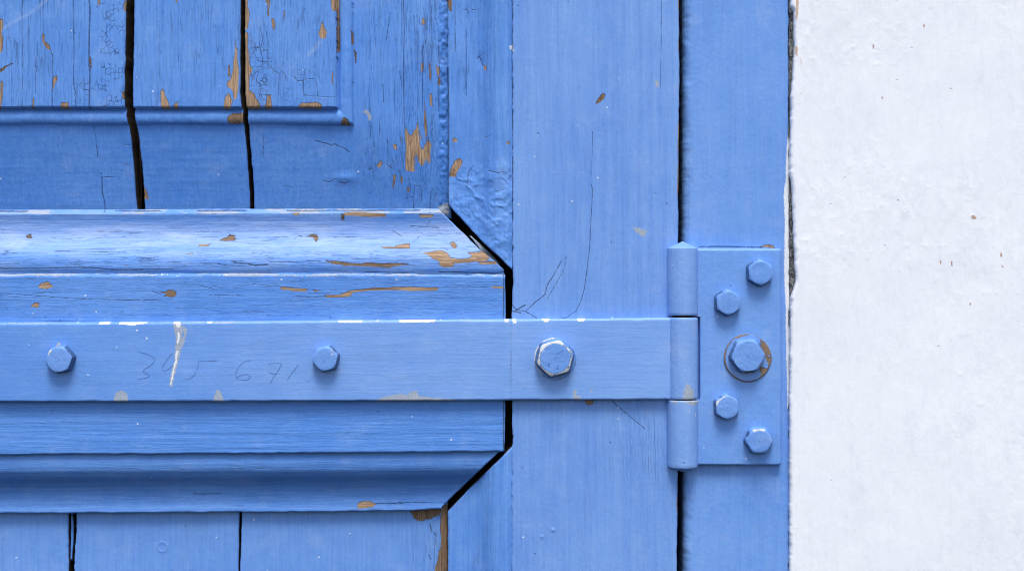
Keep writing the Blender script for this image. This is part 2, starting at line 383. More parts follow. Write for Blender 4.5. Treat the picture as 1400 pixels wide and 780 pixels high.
def board(name, parent, mat, L, Rr, T, B, hfun, hn, hback, layer, step=1.3, rnd=(2, 2, 2, 2), jit=(0, 0, 0, 0), extra=None, skirt_wood=True, seed=1):
    """a solid whose front is a fine relief: L, R give x from y, T, B give y from x (photo pixels); heights in mm before the door face"""
    L, Rr, T, B = [f if callable(f) else const(f) for f in (L, Rr, T, B)]
    xm = np.linspace(-400, 1800, 2201)
    T0, B0 = float(T(np.array([650.0]))[0]), float(B(np.array([650.0]))[0])
    yy = np.linspace(-400, 1200, 1601)
    Tmin, Bmax = T0, B0
    l0, r0 = float(L(np.array([(Tmin + Bmax) / 2]))[0]), float(Rr(np.array([(Tmin + Bmax) / 2]))[0])
    xm = np.linspace(l0, r0, 60)
    Tmin, Bmax = float(T(xm).min()), float(B(xm).max())
    l1 = float(L(np.linspace(Tmin, Bmax, 60)).min()); r1 = float(Rr(np.linspace(Tmin, Bmax, 60)).max())
    xa = axis(l1, r1, -20, 1420, step)
    ya = axis(Tmin, Bmax, -20, 800, step)
    U = (xa - l1) / (r1 - l1)
    V = (ya - Tmin) / (Bmax - Tmin)
    yn = Tmin + V * (Bmax - Tmin)
    Lv = L(yn) + (fbm(yn, yn * 0, 11, 9, 4, seed, .7) * 2 * jit[0])
    Rv = Rr(yn) + (fbm(yn, yn * 0 + 50, 14, 9, 4, seed + 5) * 2 * jit[1])
    X = Lv[:, None] + (Rv - Lv)[:, None] * U[None, :]
    Tx = T(X) + fbm(X, X * 0, 16, 9, 4, seed + 11) * 2 * jit[2]
    Bx = B(X) + fbm(X, X * 0 + 80, 16, 9, 4, seed + 17) * 2 * jit[3]
    Y = Tx + (Bx - Tx) * V[:, None]
    H = np.broadcast_to(hfun(X, Y), X.shape).astype(float).copy()
    for d, r in ((X - Lv[:, None], rnd[0]), (Rv[:, None] - X, rnd[1]), (Y - Tx, rnd[2]), (Bx - Y, rnd[3])):
        if r > 0:
            rr = r * (1 + 0.5 * fbm(X, Y, 25, 25, 3, seed + 23))
            k = np.clip(1 - d / rr, 0, 1)
            H -= (1 - np.sqrt(np.clip(1 - k * k, 0, 1))) * rr * 0.5
    at = marks(layer, X, Y, extra)
    ny, nx = X.shape
    wx, wy, wz = W(X, Y, H, hn)
    co = np.stack([wx, wy, wz], -1).reshape(-1, 3)
    idx = np.arange(ny * nx).reshape(ny, nx)
    q = np.stack([idx[:-1, :-1], idx[1:, :-1], idx[1:, 1:], idx[:-1, 1:]], -1).reshape(-1, 4)
    ring = np.concatenate([idx[0, :-1], idx[:-1, -1], idx[-1, :0:-1], idx[:0:-1, 0]])
    top = co[ring]
    bot = top.copy(); bot[:, 1] = -hback * 0.001
    n0, m = len(co), len(ring)
    mid = top.copy(); mid[:, 1] = np.minimum(top[:, 1] + .0022, bot[:, 1] - .0001)
    co2 = np.concatenate([co, top, mid, bot])
    a = np.arange(m); b = (a + 1) % m
    sk1 = np.stack([n0 + a, n0 + b, n0 + m + b, n0 + m + a], -1)
    sk2 = np.stack([n0 + m + a, n0 + m + b, n0 + 2 * m + b, n0 + 2 * m + a], -1)
    cA, cB, cC, cD = 0, nx - 1, nx - 1 + ny - 1, 2 * (nx - 1) + ny - 1
    back = np.array([[n0 + 2 * m + cA, n0 + 2 * m + cB, n0 + 2 * m + cC, n0 + 2 * m + cD]])
    quads = np.concatenate([q, sk1, sk2, back])
    sm = np.concatenate([np.ones(len(q), bool), np.zeros(len(quads) - len(q), bool)])
    attrs = {}
    for k, v in at.items():
        f = v.reshape(-1)
        t = f[ring]
        if k == 'chip':
            t2 = np.full(m, 4.0) if skirt_wood else t
            t3 = np.full(m, 3.0) if skirt_wood else t
            attrs[k] = np.concatenate([f, np.maximum(t, -2.6) if skirt_wood else t, t2, t3])
        else:
            attrs[k] = np.concatenate([f, t, t, t])
        if k == 'tone':
            attrs[k] = np.concatenate([f, t, t * 0 + (2.0 if skirt_wood else .5), t * 0 + (2.0 if skirt_wood else .5)])
    me = raw_mesh(name, co2, quads, attrs, sm)
    return link(name, me, parent, [mat])

# ------------------------------------------------------------------ materials
class NT:
    def __init__(s, name):
        s.m = bpy.data.materials.new(name)
        s.m.use_nodes = True
        s.t = s.m.node_tree
        s.t.nodes.clear()
        s.out = s.t.nodes.new('ShaderNodeOutputMaterial')
        s.p = s.t.nodes.new('ShaderNodeBsdfPrincipled')
        s.t.links.new(s.p.outputs[0], s.out.inputs['Surface'])
        g = s.t.nodes.new('ShaderNodeNewGeometry')
        s.pos = s.vmul(g.outputs['Position'], (1000, 1000, 1000))   # millimetres
    def put(s, node, key, v):
        i = node.inputs[key]
        if hasattr(v, 'is_linked') or hasattr(v, 'links'):
            s.t.links.new(v, i)
        else:
            i.default_value = v
    def vmul(s, v, k):
        n = s.t.nodes.new('ShaderNodeVectorMath'); n.operation = 'MULTIPLY'
        s.put(n, 0, v); n.inputs[1].default_value = k
        return n.outputs[0]
    def ma(s, op, a, b=None, c=None, clamp=False):
        n = s.t.nodes.new('ShaderNodeMath'); n.operation = op; n.use_clamp = clamp
        s.put(n, 0, a)
        if b is not None: s.put(n, 1, b)
        if c is not None: s.put(n, 2, c)
        return n.outputs[0]
    def noise(s, vec, scale, detail=4, rough=0.55, dist=0.0):
        n = s.t.nodes.new('ShaderNodeTexNoise')
        s.put(n, 'Vector', vec)
        n.inputs['Scale'].default_value = scale
        n.inputs['Detail'].default_value = detail
        n.inputs['Roughness'].default_value = rough
        n.inputs['Distortion'].default_value = dist
        return n.outputs['Fac']
    def voro(s, vec, scale, feature='DISTANCE_TO_EDGE', out='Distance', rnd=1.0):
        n = s.t.nodes.new('ShaderNodeTexVoronoi'); n.feature = feature
        s.put(n, 'Vector', vec)
        n.inputs['Scale'].default_value = scale
        n.inputs['Randomness'].default_value = rnd
        return n.outputs[out]
    def step(s, v, a, b, lo=0.0, hi=1.0):
        n = s.t.nodes.new('ShaderNodeMapRange'); n.interpolation_type = 'SMOOTHSTEP'
        s.put(n, 'Value', v)
        n.inputs['From Min'].default_value = a; n.inputs['From Max'].default_value = b
        n.inputs['To Min'].default_value = lo; n.inputs['To Max'].default_value = hi
        return n.outputs[0]
    def attr(s, name):
        n = s.t.nodes.new('ShaderNodeAttribute'); n.attribute_name = name
        return n.outputs['Fac']
    def mix(s, f, a, b, mode='MIX'):
        n = s.t.nodes.new('ShaderNodeMix'); n.data_type = 'RGBA'; n.blend_type = mode
        s.put(n, 0, f)
        for k, v in ((6, a), (7, b)):
            if isinstance(v, tuple): n.inputs[k].default_value = (*v, 1)
            else: s.t.links.new(v, n.inputs[k])
        return n.outputs[2]
    def bump(s, h, strength=1.0, dist=0.001):
        n = s.t.nodes.new('ShaderNodeBump')
        n.inputs['Strength'].default_value = strength
        n.inputs['Distance'].default_value = dist
        s.put(n, 'Height', h)
        s.t.links.new(n.outputs[0], s.p.inputs['Normal'])
    def jitter(s, vec, scale, amt):
        n = s.t.nodes.new('ShaderNodeTexNoise')
        s.put(n, 'Vector', vec); n.inputs['Scale'].default_value = scale; n.inputs['Detail'].default_value = 3
        a = s.t.nodes.new('ShaderNodeVectorMath'); a.operation = 'MULTIPLY_ADD'
        s.t.links.new(n.outputs['Color'], a.inputs[0]); a.inputs[1].default_value = (amt,) * 3
        s.t.links.new(vec, a.inputs[2])
        return a.outputs[0]

BLUE = (0.134, 0.312, 0.735)
BLUE_DEEP = (0.120, 0.275, 0.740)

def blue_paint(name, grain, streak=1.0, base=BLUE, rough=0.42, under=None, chip_noise=5.5, relief=1.0):
    n = NT(name)
    pos = n.pos
    st = {'z': (1, 1, .035), 'x': (.035, 1, 1), 'n': (1, 1, 1)}[grain]
    st2 = {'z': (1, 1, .12), 'x': (.12, 1, 1), 'n': (1, 1, 1)}[grain]
    gp, gp2 = n.vmul(pos, st), n.vmul(pos, st2)
    g1 = n.noise(gp, 0.55, 5, .6)            # brush and grain ridges
    g2 = n.noise(gp, 2.2, 3, .6)
    big = n.noise(pos, 0.012, 4, .55)
    med = n.noise(pos, 0.09, 5, .6)
    fine = n.noise(pos, 1.1, 4, .6)
    lumps = n.noise(pos, 0.35, 3, .5)
    # paint colour
    v = n.ma('ADD', n.ma('MULTIPLY', n.ma('SUBTRACT', big, .5), .30), n.ma('MULTIPLY', n.ma('SUBTRACT', g1, .5), .36 * streak))
    v = n.ma('ADD', v, n.ma('MULTIPLY', n.ma('SUBTRACT', med, .5), .22))
    v = n.ma('ADD', v, n.ma('MULTIPLY', n.attr('tint'), 1.0))
    light = n.step(v, -.25, .35)
    col = n.mix(light, tuple(c * k for c, k in zip(base, (.50, .74, .90))), tuple(min(1, c * k) for c, k in zip(base, (1.42, 1.24, 1.08))))
    # chalky bloom where the paint has weathered, and falloff painted along the strap
    bl = n.ma('MULTIPLY', n.step(n.noise(pos, .05, 5, .65), .52, .78), .16)
    bl = n.ma('ADD', bl, n.ma('MULTIPLY', n.attr('chalk_light'), n.step(n.noise(gp2, .30, 5, .65), .25, .70, .55, 1.0)), clamp=True)
    col = n.mix(bl, col, (.50, .59, .78))
    grm = n.ma('MULTIPLY', n.step(n.noise(gp2, .06, 6, .7), .55, .80), .22)
    col = n.mix(grm, col, (.10, .15, .27))
    # tiny white spatter and dark pits
    vd = n.voro(pos, .085, 'F1', 'Distance')
    vs_ = n.voro(pos, .085, 'F1', 'Color')
    spat = n.ma('MULTIPLY', n.step(vd, .075, .04), n.step(vs_, .70, .74))
    spat = n.ma('MULTIPLY', spat, .75)
    col = n.mix(spat, col, (.70, .76, .86))
    vd2 = n.voro(n.vmul(pos, (1.3, 1.3, 1.1)), .07, 'F1', 'Distance')
    vc2 = n.voro(n.vmul(pos, (1.3, 1.3, 1.1)), .07, 'F1', 'Color')
    pit = n.ma('MULTIPLY', n.step(vd2, .07, .035), n.step(vc2, .72, .76))
    col = n.mix(n.ma('MULTIPLY', pit, .55), col, (.03, .06, .16))
    # pale primer and bare white
    wob = n.ma('SUBTRACT', n.noise(pos, .8, 4, .65), .5)
    wobg = n.ma('SUBTRACT', n.noise(gp2, .7, 4, .65), .5)
    pale = n.step(n.ma('ADD', n.attr('pale'), n.ma('ADD', n.ma('MULTIPLY', wob, 7.0), n.ma('MULTIPLY', wobg, 5.0))), -.3, .5)
    palec = n.mix(n.noise(pos, .6, 4, .6), (.20, .25, .33), (.60, .60, .56))
    col = n.mix(n.ma('MULTIPLY', pale, .85), col, palec)
    white = n.step(n.ma('ADD', n.attr('white'), n.ma('MULTIPLY', wob, 5.0)), -.3, .4)
    col = n.mix(white, col, (.82, .83, .84))
    # flaked wood
    wobf = n.ma('SUBTRACT', n.noise(pos, 1.7, 3, .65), .5)
    cv = n.ma('ADD', n.attr('chip'), n.ma('MULTIPLY', wobg, chip_noise))
    cv = n.ma('ADD', cv, n.ma('MULTIPLY', wobf, 3.4))
    mic = n.ma('MULTIPLY', n.ma('SUBTRACT', n.noise(gp2, .42, 4, .6), .695), 40.0)
    mic = n.ma('SUBTRACT', mic, n.ma('MULTIPLY', n.ma('SUBTRACT', 1.0, n.attr('split')), 6.0))
    cv = n.ma('MAXIMUM', cv, mic)
    chip = n.step(cv, -.4, .4)
    if under is None:
        wg = n.noise(n.vmul(pos, st), 1.1, 5, .65)
        tan = n.mix(n.step(wg, .3, .7), (.29, .165, .09), (.66, .45, .275))
        brown = n.mix(n.step(wg, .3, .7), (.045, .028, .018), (.24, .155, .095))
        wood = n.mix(n.ma('MINIMUM', n.attr('tone'), 1.0), tan, brown)
        wood = n.mix(n.step(n.attr('tone'), 1.05, 1.9), wood, (.060, .043, .031))
    else:
        wood = n.mix(n.noise(pos, .9, 5, .7), under[0], under[1])
    col = n.mix(chip, col, wood)
    # cracks: traced ones, fine splits along the grain, crazing; bolts carry painted shade in this mask
    ck = n.step(n.ma('ADD', n.attr('crack_shade'), n.ma('MULTIPLY', n.ma('SUBTRACT', fine, .5), 1.3)), -.55, .35)
    rid = n.ma('ABSOLUTE', n.ma('SUBTRACT', n.noise(n.vmul(pos, {'z': (1, 1, .05), 'x': (.05, 1, 1), 'n': (1, 1, 1)}[grain]), .22, 3, .55), .5))
    rid2 = n.ma('ABSOLUTE', n.ma('SUBTRACT', n.noise(n.vmul(pos, {'z': (1, 1, .06), 'x': (.06, 1, 1), 'n': (1, 1, 1)}[grain]), .60, 2, .5), .5))
    gate = n.step(n.noise(n.vmul(pos, {'z': (1, 1, .3), 'x': (.3, 1, 1), 'n': (1, 1, 1)}[grain]), .11, 4, .6), .47, .62)
    sp = n.ma('MULTIPLY', n.step(rid, .013, .003), n.ma('MULTIPLY', gate, n.attr('split')))
    sp = n.ma('MAXIMUM', sp, n.ma('MULTIPLY', n.ma('MULTIPLY', n.step(rid2, .018, .003), .42), n.attr('split')))
    jv = n.jitter(n.vmul(pos, (1, 1, .8)), .6, 1.2)
    cz = n.ma('MULTIPLY', n.step(n.voro(jv, .34, rnd=.75), .055, .010), n.step(n.noise(pos, .12, 3, .6), .42, .58))
    cz = n.ma('MULTIPLY', cz, n.attr('craze'))
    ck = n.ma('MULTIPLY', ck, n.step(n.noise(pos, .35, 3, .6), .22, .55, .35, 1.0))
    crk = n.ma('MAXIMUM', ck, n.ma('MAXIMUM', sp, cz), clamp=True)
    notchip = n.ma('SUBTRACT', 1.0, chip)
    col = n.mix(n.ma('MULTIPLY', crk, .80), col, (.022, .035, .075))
    n.t.links.new(col, n.p.inputs['Base Color'])
    # relief in mm
    h = n.ma('MULTIPLY', g1, .42 * streak)
    h = n.ma('ADD', h, n.ma('MULTIPLY', g2, .13 * streak))
    h = n.ma('ADD', h, n.ma('MULTIPLY', fine, .10 * relief))
    h = n.ma('ADD', h, n.ma('MULTIPLY', lumps, .22 * relief))
    h = n.ma('ADD', h, n.ma('MULTIPLY', n.noise(gp2, .30, 4, .6), .22 * streak))
    h = n.ma('ADD', h, n.ma('MULTIPLY', spat, .12))
    h = n.ma('SUBTRACT', h, n.ma('MULTIPLY', pit, .15))
    h = n.ma('SUBTRACT', h, n.ma('MULTIPLY', chip, .55))
    h = n.ma('SUBTRACT', h, n.ma('MULTIPLY', crk, .35))
    h = n.ma('ADD', h, n.ma('MULTIPLY', white, .05))
    n.bump(h, 1.0, .001)
    r = n.ma('ADD', n.ma('MULTIPLY', fine, .18), rough - .09)
    r = n.ma('ADD', r, n.ma('MULTIPLY', n.ma('MAXIMUM', chip, pale), .35), clamp=True)
    n.t.links.new(r, n.p.inputs['Roughness'])
    n.p.inputs['Specular IOR Level'].default_value = 0.36
    return n.m

M_V = blue_paint('blue_paint_upright_grain', 'z', rough=.50)
M_H = blue_paint('blue_paint_level_grain', 'x', streak=.72, rough=.56)
M_S = blue_paint('blue_paint_on_iron_strap', 'x', streak=.26, rough=.38, relief=.6)
M_J = blue_paint('blue_paint_frame', 'z', streak=.7, base=(.134, .312, .735))
M_K = blue_paint('blue_paint_on_iron', 'z', streak=.40, base=(.138, .318, .735), rough=.36, under=((.10, .055, .03), (.34, .20, .10)))
M_B = blue_paint('blue_paint_on_bolts', 'n', streak=.35, base=(.142, .322, .735), rough=.34, under=((.42, .42, .42), (.85, .85, .84)), chip_noise=2.5)
M_R = blue_paint('rust_chipped_blue_paint', 'n', streak=.35, base=(.138, .318, .735), rough=.38, under=((.10, .065, .045), (.40, .27, .17)), chip_noise=3.0)

def plain(name, col, rough=.8, col2=None, scale=.5, bump=.1, spec=.3, metal=0):
    n = NT(name)
    f = n.noise(n.pos, scale, 5, .65)
    n.t.links.new(n.mix(f, col, col2 or tuple(c * .5 for c in col)), n.p.inputs['Base Color'])
    n.p.inputs['Roughness'].default_value = rough
    n.p.inputs['Specular IOR Level'].default_value = spec
    n.p.inputs['Metallic'].default_value = metal
    n.bump(n.ma('MULTIPLY', f, bump))
    return n.m

M_GAPDARK = plain('gap_dark_brown', (.030, .020, .014), .9, (.008, .006, .005), .15)  # near-black brown for the gap backing, shade put into the colour
M_PENCIL = plain('pencil_graphite', (.11, .19, .40), .6, (.14, .27, .60), 1.2, .0)
M_STAMP = plain('blue_paint_in_stamped_mark', (.10, .25, .60), .45, (.14, .31, .70), 1.2, .0)
M_MORTAR = None
def mortar():
    n = NT('grey_mortar')
    f = n.noise(n.pos, .9, 6, .75)
    s = n.step(n.noise(n.pos, 1.3, 3, .6), .46, .58)
    c = n.mix(f, (.10, .098, .096), (.58, .57, .55))
    c = n.mix(s, (.025, .024, .025), c)
    n.t.links.new(c, n.p.inputs['Base Color'])
    n.p.inputs['Roughness'].default_value = .95
    n.bump(n.ma('MULTIPLY', f, .9))
    return n.m
M_MORTAR = mortar()

def whitewash():
    n = NT('white_limewash')
    pos = n.pos
    brush = n.noise(n.vmul(pos, (1, 1, .10)), .45, 5, .6)
    lump = n.noise(pos, .16, 5, .55)
    fine = n.noise(pos, .9, 4, .6)
    big = n.noise(pos, .02, 4, .55)
    col = n.mix(n.step(big, .3, .7), (.86, .865, .89), (.90, .90, .915))
    vd = n.voro(pos, .11, 'F1', 'Distance'); vc = n.voro(pos, .11, 'F1', 'Color')
    pit = n.ma('MULTIPLY', n.step(vd, .09, .05), n.step(vc, .74, .80))
    sm = n.ma('MULTIPLY', n.step(n.noise(n.vmul(pos, (1, 1, .4)), .07, 6, .7), .50, .80), .30)
    col = n.mix(sm, col, (.60, .62, .68))
    sp = n.ma('MULTIPLY', n.step(fine, .60, .72), .16)
    col = n.mix(sp, col, (.55, .56, .60))
    col = n.mix(n.ma('MULTIPLY', pit, .32), col, (.33, .31, .31))
    wob = n.ma('SUBTRACT', n.noise(pos, 1.0, 3, .6), .5)
    chip = n.step(n.ma('ADD', n.attr('chip'), n.ma('MULTIPLY', wob, 3.0)), -.4, .4)
    rust = n.mix(n.attr('tone'), (.62, .36, .18), (.30, .13, .08))
    col = n.mix(n.ma('MULTIPLY', chip, .8), col, rust)
    n.t.links.new(col, n.p.inputs['Base Color'])
    h = n.ma('ADD', n.ma('MULTIPLY', brush, .20), n.ma('MULTIPLY', lump, .16))
    h = n.ma('ADD', h, n.ma('MULTIPLY', fine, .15))
    h = n.ma('SUBTRACT', h, n.ma('MULTIPLY', pit, .3))
    n.bump(h)
    n.p.inputs['Roughness'].default_value = .85
    n.p.inputs['Specular IOR Level'].default_value = .25
    return n.m
M_WALL = whitewash()

# ------------------------------------------------------------------ the wall beside the door
wall = thing('plastered_wall', 'white limewashed plaster wall with rough uneven brushwork beside the blue door frame', 'wall', (0.36, -0.003, ZC - 0.5))
wall['kind'] = 'thing'
WL = lerp_pts([(-300, 1086), (8, 1083), (14, 1087), (60, 1087.5), (105, 1085), (120, 1083), (240, 1081.5), (252, 1084), (300, 1085.5), (345, 1088), (384, 1089), (396, 1086.5), (408, 1083),
               (430, 1082), (520, 1081), (640, 1081), (1100, 1081)])
def wall_h(X, Y):
    h = 2.5 + 1.3 * fbm(X, Y, 260, 320, 3, 301) + .36 * fbm(X, Y, 70, 130, 4, 311)
    patch = sst(.0, .30, fbm(X, Y, 190, 150, 2, 341) + .14 * sst(400, 560, Y))
    h += patch * (.26 * fbm(X, Y, 13, 24, 4, 333, .6)) + .10 * fbm(X, Y, 8, 16, 4, 337, .6)
    lum = np.maximum(fbm(X, Y, 8, 8, 2, 331) - .30, 0)
    h += lum * .32 * (.3 + patch)
    h += .55 * fbm(X, Y, 7, 130, 4, 351) + .06 * fbm(X, Y, 4, 9, 3, 353)
    return h
board('plaster_face', wall, M_WALL, WL, 1900, -350, 1130, wall_h, 2.5, -60, 'wall', step=1.7, rnd=(3, 0, 0, 0), jit=(.8, 0, 0, 0), skirt_wood=False, seed=40)
def mort_h(X, Y):
    return -3.4 + 2.2 * fbm(X, Y, 9, 9, 4, 361)
board('mortar_edge', wall, M_MORTAR, 1079.5, 1100, -300, 1100, mort_h, -2, -40, 'hinge', step=1.4, rnd=(2, 0, 0, 0), jit=(1.5, 0, 0, 0), skirt_wood=False, seed=43)

# ------------------------------------------------------------------ door frame
frame = thing('door_frame', 'blue painted timber door frame post standing between the door and the white wall', 'door frame', (0.155, 0.004, ZC - 0.5))
frame['kind'] = 'thing'
def frame_h(X, Y):
    return -4 + .25 * fbm(X, Y, 200, 400, 2, 401) + .10 * fbm(X, Y, 8, 200, 3, 405)
def frame_x(X, Y, at):
    at['chalk_light'] = np.full(X.shape, .08)
    at['tint'] = .10 + .05 * fbm(X, Y, 100, 300, 2, 407)
board('post', frame, M_J, lerp_pts([(-300, 935), (340, 934), (640, 934.5), (1100, 936)]), lerp_pts([(-300, 1078), (200, 1078.5), (400, 1080), (640, 1079.5), (1100, 1078)]), -350, 1130, frame_h, -4, -70, 'jamb',
      step=1.3, rnd=(13, 2.5, 0, 0), jit=(.4, .8, 0, 0), extra=frame_x, skirt_wood=False, seed=50)
board('dark_rebate_backing', frame, M_GAPDARK, 880, 936, -340, 1120, lambda X, Y: -48 + X * 0, -48, -70, 'hinge', step=8, rnd=(1, 1, 1, 1), skirt_wood=False)  # added dark backing so the gap beside the post stays black

# ------------------------------------------------------------------ door
door = thing('wooden_door', 'weathered blue panelled wooden door with flaking paint and open joints', 'door', (-0.2, 0.01, ZC - 0.5))
door['kind'] = 'thing'

def panel_prof(d):
    """raised and fielded panel: height against distance outside the field's edge (px)"""
    fld = -9.0 + 0 * d
    bead = -14.6 + 2.9 * np.sqrt(np.clip(1 - ((d - 12.0) / 9.5) ** 2, 0, 1))
    fl = -14.9 + 0 * d
    h = np.where(d < 0, fld, np.where(d < 2.6, -14.6, np.where(d < 21.2, bead, fl)))
    return h
def panel_h(X, Y):
    wob = .9 * fbm(X, Y, 60, 60, 3, 501)
    d = np.maximum(Y - 148.5, X - 461.5) + wob
    h = panel_prof(d)
    a, b = (Y - 148.5 - 21), (X - 461.5 - 21) * .55
    sm = np.log(np.exp(np.clip(a / 22, -8, 20)) + np.exp(np.clip(b / 22, -8, 20))) * 22
    h = h - (d > 21) * np.clip(sm, 0, 400) * .090
    k = np.clip(1 - (-d) / 2.5, 0, 1) * (d < 0)
    h = h - (1 - np.sqrt(np.clip(1 - k * k, 0, 1))) * 1.2
    bd = ((d > 3) & (d < 21)) * 1.0
    h += bd * (.22 * fbm(X, Y, 9, 9, 3, 503) + .5 * fbm(X, Y, 40, 40, 2, 506))
    # fine grain of the field and flange
    h += .10 * fbm(X, Y, 5, 120, 3, 511) * (d < 0)
    fl = (d > 21) * 1.0
    horiz = fl * (X < 470)
    h += horiz * .12 * fbm(X, Y, 140, 6, 3, 515)
    h += fl * .25 * fbm(X, Y, 45, 45, 3, 519)
    # rough corner fillet against the stile moulding
    cor = sst(597, 603, X)
    h += cor * (.7 + 1.5 * fbm(X, Y, 6, 7, 4, 523) + .7 * fbm(X, Y, 20, 30, 2, 524))
    # lifted flakes near the corner
    fk = rect_field(X, Y, 495, 600, 215, 290, 25)
    h += fk * .7 * np.abs(fbm(X, Y, 22, 40, 3, 527))
    # a shallow lump on the flange
    h += .9 * np.exp(-((X - 470) / 14) ** 2 - ((Y - 242) / 6) ** 2)
    return h
def panel_x(X, Y, at):
    d = np.maximum(Y - 148.5, X - 461.5)
    fld = (d < -1) * 1.0
    at['craze'] = fld * np.clip(rect_field(X, Y, 140, 176, -60, 149, 6) + rect_field(X, Y, 104, 176, 112, 149, 8) + .9 * rect_field(X, Y, 344, 370, 45, 149, 6)
                                + .45 * rect_field(X, Y, 370, 440, 85, 149, 14), 0, 1)
    at['split'] = np.clip(fld * .55 * (X > 186) * (X < 332) + fld * .55 * (X > 340) + .6 * fld * (X < 120)
                          + 1.0 * rect_field(X, Y, 500, 604, -90, 275, 16) * (.4 + .6 * sst(520, 570, X)) + .35 * rect_field(X, Y, 484, 520, -90, 280, 10), 0, 1)
    at['tint'] = .10 * fbm(X, Y, 120, 120, 3, 531) - .16 * sst(597, 603, X) - .06 * sst(19, 24, d) * (1 - sst(440, 560, X))  # corner shade and the down-facing flange's shade, painted into the tint
    at['chalk_light'] = .30 * sst(3.2, .5, dist_line([(8, 40), (42, 22), (78, -6)], X, Y)) + .30 * sst(5, 1, dist_line([(424, 76), (438, 60)], X, Y))
    # bare rim of the broken bottom edge of the field
    ed = sst(-3.5, -.5, d) * (d < 1)
    at['chip'] = np.maximum(at['chip'], np.where((d > -2.2) & (d < 1), -2.4 + 3.0 * np.maximum(fbm(X, Y, 20, 20, 3, 535), 0), -8))
plA_R = lerp_pts([(-300, 177), (0, 175), (130, 172.3), (150, 173), (172, 175), (190, 177.5), (230, 179.5), (275, 180.5), (300, 181)])
plB_L = lerp_pts([(-300, 188), (0, 186), (130, 184), (150, 184.5), (172, 186.5), (190, 189), (230, 191.3), (275, 192.5), (300, 193)])
plB_R = lerp_pts([(-300, 329), (0, 330.5), (130, 330), (150, 332), (180, 334), (220, 336), (262, 337.6), (300, 337)])
plC_L = lerp_pts([(-300, 337), (0, 337), (130, 337), (150, 339), (180, 340), (220, 342), (262, 344), (300, 342)])
HN = -14
board('plank', door, M_V, -320, plA_R, -350, 297, panel_h, HN, -38, 'wood', rnd=(0, 2, 0, 0), jit=(0, .6, 0, 0), extra=panel_x, seed=60)
board('plank', door, M_V, plB_L, plB_R, -350, 297, panel_h, HN, -38, 'wood', rnd=(2, 2, 0, 0), jit=(.6, .6, 0, 0), extra=panel_x, seed=62)
board('plank', door, M_V, plC_L, 616, -350, 297, panel_h, HN, -38, 'wood', rnd=(2, 0, 0, 0), jit=(.6, 0, 0, 0), extra=panel_x, seed=64)

def lower_h(X, Y):
    h = -22 + .25 * fbm(X, Y, 80, 80, 3, 551) + .08 * fbm(X, Y, 6, 120, 3, 553)
    h += .35 * np.exp(-((np.hypot(X - 222, Y - 747) - 6.5) / 1.2) ** 2)
    return h
def lower_x(X, Y, at):
    at['tint'] = .06 + .08 * fbm(X, Y, 90, 90, 3, 557)
    at['chalk_light'] = np.full(X.shape, .08)
    at['split'] = .5 * rect_field(X, Y, 560, 610, 690, 1200, 12)
    if X.max() > 560:
        for tone, P in CHIPS['low']:
            dd = np.maximum(sdf_poly(P, X, Y) + 3 * fbm(X, Y, 8, 22, 3, 559), -8)
            at['tone'] = np.where(dd > at['chip'], tone, at['tone'])
            at['chip'] = np.maximum(at['chip'], dd)
board('plank', door, M_V, -320, lerp_pts([(690, 92.5), (780, 93), (1100, 94)]), 682, 1130, lower_h, -22, -44, 'wood', rnd=(0, 2, 0, 0), jit=(0, .8, 0, 0), extra=lower_x, seed=70)
board('plank', door, M_V, lerp_pts([(690, 104.5), (720, 104), (760, 101.5), (790, 100), (1100, 99)]), lerp_pts([(690, 327), (780, 325.5), (1100, 322)]), 682, 1130, lower_h, -22, -44, 'wood', rnd=(2, 2, 0, 0), jit=(1.0, .5, 0, 0), extra=lower_x, seed=72)
board('plank', door, M_V, lerp_pts([(690, 331), (780, 328), (1100, 325)]), 612, 682, 1130, lower_h, -22, -44, 'wood', rnd=(2, 2, 0, 0), jit=(.5, .4, 0, 0), extra=lower_x, seed=74)
# torn splinter standing in the left lower joint
board('splinter', door, M_V, lerp_pts([(700, 97.5), (735, 97), (770, 96)]), lerp_pts([(700, 99.2), (730, 100.8), (770, 98)]), 700, 766, lambda X, Y: -25 + 1.2 * fbm(X, Y, 8, 30, 2, 561), -25, -44, 'wood', step=1.0, rnd=(1, 1, 3, 5), jit=(.5, .5, 0, 0), seed=76)

# rail face
r_top = lerp_pts([(-320, 374), (0, 374), (400, 373.5), (690, 375)])
r_bot = lerp_pts([(-320, 622.5), (0, 621.5), (500, 619), (690, 617)])
def rail_h(X, Y):
    return .30 * fbm(X, Y, 260, 60, 3, 571) + .22 * fbm(X, Y, 160, 5, 3, 575) * (.5 + .5 * sst(540, 560, Y))
def rail_x(X, Y, at):
    at['split'] = .45 * rect_field(X, Y, -400, 690, 374, 436, 6)
    at['tint'] = .06 * fbm(X, Y, 160, 40, 3, 579) - .03 * sst(545, 555, Y)
    at['crack_shade'] = np.maximum(at['crack_shade'], .7 - np.abs(X - 688.4 - .5 * fbm(X, Y, 9, 14, 3, 581)))
    at['chip'] = np.maximum(at['chip'], np.where(X > 689.2, -.6 + 4 * fbm(X, Y, 6, 14, 3, 582), -8))
    # lit upper arris, its brightness painted as patchy white
    n = fbm(X, Y, 30, 4, 3, 583)
    at['white'] = np.maximum(at['white'], np.where(Y < 377.5, -1.5 + 3.4 * n + 2.0 * fbm(X, Y, 120, 60, 2, 585), -8))
    at['pale'] = np.maximum(at['pale'], np.where(Y < 377.5, .2 + 4 * fbm(X, Y, 40, 6, 3, 587), -8))
